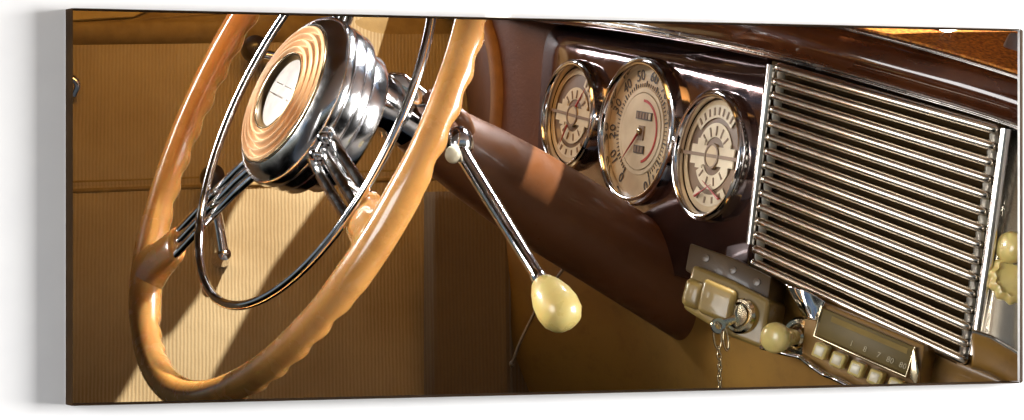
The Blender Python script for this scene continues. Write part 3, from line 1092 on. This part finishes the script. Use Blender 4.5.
mb = MB()
mb.tube([SIL.at(x, y, 0.005) for x, y in ((972, 331), (990, 337), (1021, 355), (1080, 391))], 0.0018, 10)
mb.build("rail_bead", 'chrome', sp)
kn = thing("ivory_pull_knob", "ivory pull knob on the silvery panel at the right edge", "knob", SIL.at(1012, 250))
mb = MB()
kd = Vector((-0.75, -0.6, 0.15)).normalized()
kc = SIL.at(1022, 250, 0.004)
mb.lathe(kc, kd, [(0.006, -0.012), (0.0065, 0.004), (0.009, 0.007), (0.0128, 0.010), (0.0135, 0.015), (0.0115, 0.0195), (0.006, 0.0215), (0.0001, 0.022)], 40)
mb.build("knob_head", 'ivory', kn, sharp=50)
mb = MB()
mb.lathe(kc, kd, [(0.016, -0.014), (0.016, -0.010), (0.012, -0.007), (0.007, -0.006)], 40)
mb.build("escutcheon", 'chrome_gold', kn)
sk = thing("scalloped_knob", "ivory scalloped knob at the right edge below the pull knob", "knob", SIL.at(1012, 290))
mb = MB()
c = SIL.at(1015, 280, 0.003)
u_ = Vector((0.9, 0, 0.42)).normalized()
rows = []
sn = SIL.n
su = sn.orthogonal().normalized()
sv = sn.cross(su)
for rr, hh in ((0.6, -0.006), (1.0, -0.003), (1.06, 0.003), (0.97, 0.008), (0.8, 0.0095), (0.72, 0.006), (0.55, 0.006), (0.3, 0.008), (0.01, 0.0085)):
    row = []
    for k in range(120):
        a = 2 * math.pi * k / 120
        w = 1 + (0.05 * math.cos(12 * a) if rr > 0.75 else 0)
        row.append(c + (su * math.cos(a) + sv * math.sin(a)) * (0.0205 * rr * w) + sn * hh)
    rows.append(row)
mb.grid(rows, closed_u=True)
mb.build("scalloped_dial", 'ivory', sk, sharp=60)

# ================================================================== ignition lock, key and chain
IGN = Plane(P(725, 300, 2.875), Vector((-0.35, -0.90, 0.12)))
ig = thing("ignition_lock", "olive box shaped ignition lock housing under the gauges", "ignition lock", IGN.at(720, 340))
mb = MB()
mb.prism([IGN.at(*q, -0.004) for q in ((690, 243), (731, 257), (771, 277), (767, 314), (725, 296), (685, 270))], IGN.n * -0.05, bevel=0.0015)
mb.build("back_plate", 'plate', ig)
mb = MB()
mb.prism([IGN.at(*q, 0.009) for q in ((692, 264), (730, 279), (770, 300), (763, 349), (722, 333), (682, 308))], IGN.n * -0.05, bevel=0.004, segs=4)
mb.build("housing", 'lock', ig)
mb = MB()
mb.prism([IGN.at(*q, 0.017) for q in ((703, 277), (736, 291), (729, 325), (696, 311))], IGN.n * -0.03, bevel=0.0045, segs=5)
mb.build("lock_case", 'lock', ig)
mb = MB()
mb.prism([IGN.at(*q, 0.013) for q in ((686, 275), (706, 283), (699, 312), (678, 304))], IGN.n * -0.03, bevel=0.0065, segs=6)
mb.build("case_end", 'lock', ig)
lk = IGN.at(741, 316, 0.010)
ln = (IGN.n + Vector((-0.35, 0, 0.05))).normalized()
mb = MB()
mb.lathe(lk, ln, [(0.0150, -0.006), (0.0152, 0.0015), (0.0135, 0.004), (0.0112, 0.0042), (0.0100, 0.001), (0.0092, 0.001), (0.0088, 0.0045), (0.0001, 0.0055)], 56)
mb.build("lock_bezel", 'chrome_gold', ig)
for px, py in ((706, 258), (733, 270), (757, 282)):
    mb = MB()
    mb.lathe(IGN.at(px, py, -0.004), IGN.n, [(0.0036, 0), (0.0032, 0.001), (0.0001, 0.0014)], 18)
    mb.build("plate_screw", 'plate', ig)
key = thing("ignition_key", "brass coloured key standing in the ignition lock", "key", lk)
kdir = (IGN.at(720, 325, 0.022) - lk).normalized()
mb = MB()
side = kdir.cross(Vector((0, 1, 0))).normalized()
kp = [lk + kdir * 0.002]
mb.box(lk + kdir * 0.009, kdir * 0.009, side * 0.0036, kdir.cross(side) * 0.0011, bevel=0.0005)
mb.build("blade", 'chrome_gold', key)
mb = MB()
mb.lathe(lk + kdir * 0.0225, kdir.cross(side), [(0.0030, -0.001), (0.0064, -0.0012), (0.0070, 0), (0.0064, 0.0012), (0.0030, 0.001), (0.0030, -0.001)], 32, close=False)
mb.build("bow", 'chrome_gold', key)
ch = thing("key_chain", "fine metal bead chain hanging from the ignition key", "key chain", IGN.at(720, 330, 0.02))


def link(c, lng, wid, axis, wide, rad=0.0007):
    mb = MB()
    pts = [c + axis * (lng * math.cos(2 * math.pi * k / 20)) + wide * (wid * math.sin(2 * math.pi * k / 20)) for k in range(20)]
    mb.tube(pts, rad, 6, closed=True)
    return mb


c0 = lk + kdir * 0.0235
dn = (P(722, 412, 2.86) - c0).normalized()
link(c0 + dn * 0.008, 0.0115, 0.0035, dn, Vector((0.9, 0.3, 0)).normalized(), 0.001).build("key_ring", 'chrome_gold', ch, sharp=80)
for k in range(15):
    w_ = Vector((0.85, 0.5, 0)).normalized() if k % 2 else Vector((0.4, -0.9, 0)).normalized()
    link(c0 + dn * (0.0205 + k * 0.0048) + Vector((0.0006 * math.sin(k * 0.8), 0, 0)), 0.0035, 0.0019, dn, w_).build("chain_link", 'chrome_gold', ch, sharp=80)
cl = lk + kdir * 0.019
link(cl + Vector((0.0035, -0.003, -0.013)), 0.009, 0.0022, Vector((0.1, 0, -1)).normalized(), Vector((0.9, 0.3, 0.1)).normalized(), 0.0009).build("snap_hook", 'chrome_gold', ch, sharp=80)

# ================================================================== ivory switch knob
sw0, sw1 = IGN.at(800, 337, 0.0), IGN.at(771, 338, 0.045)
sdir = (sw1 - sw0).normalized()
SL = (sw1 - sw0).length
sw = thing("switch_knob", "ivory mushroom switch knob between the ignition lock and the radio", "knob", sw0)
mb = MB()
mb.lathe(sw0, sdir, [(0.0165, -0.012), (0.0172, -0.001), (0.0150, 0.003), (0.0115, 0.0035), (0.0105, 0.0015), (0.0090, 0.002), (0.0082, 0.008), (0.0060, 0.010)], 56)
mb.build("bezel", 'chrome_gold', sw)
mb = MB()
mb.lathe(sw0, sdir, [(0.0058, 0.004), (0.0072, SL * 0.35), (0.0088, SL * 0.5), (0.0092, SL * 0.62), (0.0118, SL * 0.72), (0.0130, SL * 0.83), (0.0125, SL * 0.93), (0.0100, SL), (0.0050, SL * 1.03), (0.0001, SL * 1.035)], 48)
mb.build("knob", 'ivory', sw, sharp=50)

# ================================================================== radio
RAD = Plane(P(862, 342, 2.81), Vector((-0.40, -0.90, 0.05)))
ra = thing("radio", "car radio with a slanting olive dial and ivory push buttons under the grille", "radio", RAD.at(860, 390))
mb = MB()
mb.prism([RAD.at(*q, -0.004) for q in ((806, 296), (870, 322), (925, 345), (918, 400), (860, 398), (800, 362))], RAD.n * -0.05, bevel=0.003)
mb.build("housing", 'lower', ra)
mb = MB()
mb.prism([RAD.at(*q, 0.001) for q in ((823, 308), (914, 347), (906, 375), (816, 335))], RAD.n * -0.004, bevel=0.001)
mb.build("dial_glass", 'radioface', ra)
mb = MB()
mb.prism([RAD.at(*q, 0.0014) for q in ((832, 316), (908, 348.5), (906.5, 354), (830.5, 321.5))], RAD.n * -0.002)
mb.build("tuning_band", 'radioband', ra, smooth=False)
mb = MB()
fr = [RAD.at(*q, 0.001) for q in ((822, 306), (814, 336), (906, 377), (915, 347))]
mb.tube(fr[:2] + [fr[1] * 0.7 + fr[2] * 0.3, fr[2], fr[3]], 0.0014, 10)
mb.build("dial_frame", 'chrome_gold', ra, sharp=60)
mb = MB()
ru = (RAD.at(914, 347) - RAD.at(823, 308)).normalized()
rv = RAD.n.cross(ru).normalized()
if rv.z < 0:
    rv = -rv
for s, f_ in (('1', .36), ('8', .51), ('7', .66), ('80', .79), ('80', .93)):
    m2 = text_mesh(s, 0.0068, RAD.at(819 + 90 * f_, 329.5 + 39 * f_, 0.0018), ru, rv, RAD.n, 'gilt', ra)
    me = bpy.data.meshes.new("tmp")
    m2.bm.to_mesh(me)
    m2.bm.free()
    mb.bm.from_mesh(me)
    bpy.data.meshes.remove(me)
mb.build("dial_numbers", 'gilt', ra, smooth=False)
mb = MB()
mb.prism([RAD.at(*q, 0.004) for q in ((913, 346), (919, 372), (917, 386), (909, 378))], RAD.n * -0.006, bevel=0.0012)
mb.build("end_trim", 'chrome_gold', ra)
for k, (px, py) in enumerate(((821.5, 351), (839, 360), (857.5, 369), (876.5, 377.5), (896, 386))):
    mb = MB()
    c = RAD.at(px, py, 0.005)
    mb.box(c, ru * 0.0062, rv * 0.0062, RAD.n * 0.006, bevel=0.002, segs=3)
    pb = mb.build("push_button", 'ivory', ra, sharp=50)
    mb = MB()
    mb.box(c + RAD.n * 0.0062, ru * 0.0037, rv * 0.0037, RAD.n * 0.0006, bevel=0.0005)
    mb.build("button_cap", 'ivory_pale', pb)
# chrome shield and wavy trim between the grille and the radio
cs = thing("chrome_trim", "crumpled looking chrome trim plate between the switch knob and the radio", "trim", RAD.at(806, 340))
mb = MB()
rows = [[RAD.at(*q) for q in r] for r in (
    ((786, 284, -0.004), (800, 288, 0.003), (813, 294, 0.001), (826, 302, -0.003)),
    ((796, 302, -0.001), (806, 304, 0.004), (814, 306, 0.000), (822, 310, -0.002)),
    ((806, 318, -0.003), (810, 319, 0.001), (814, 320, 0.002), (818, 322, -0.004)))]
loft(mb, rows, 16, 16)
mb.build("shield", 'chrome', cs, solid=0.0015)
mb = MB()
mb.tube(spline([RAD.at(*q, h) for q, h in (((762, 347), -0.002), ((784, 353), 0.003), ((800, 357), 0.0), ((812, 366), 0.005), ((824, 374), 0.002), ((836, 379), 0.005), ((850, 386), 0.003), ((880, 402), 0.003))], 40), 0.0023, 12, flat=1.6)
mb.build("wavy_edge", 'chrome', cs, sharp=70)
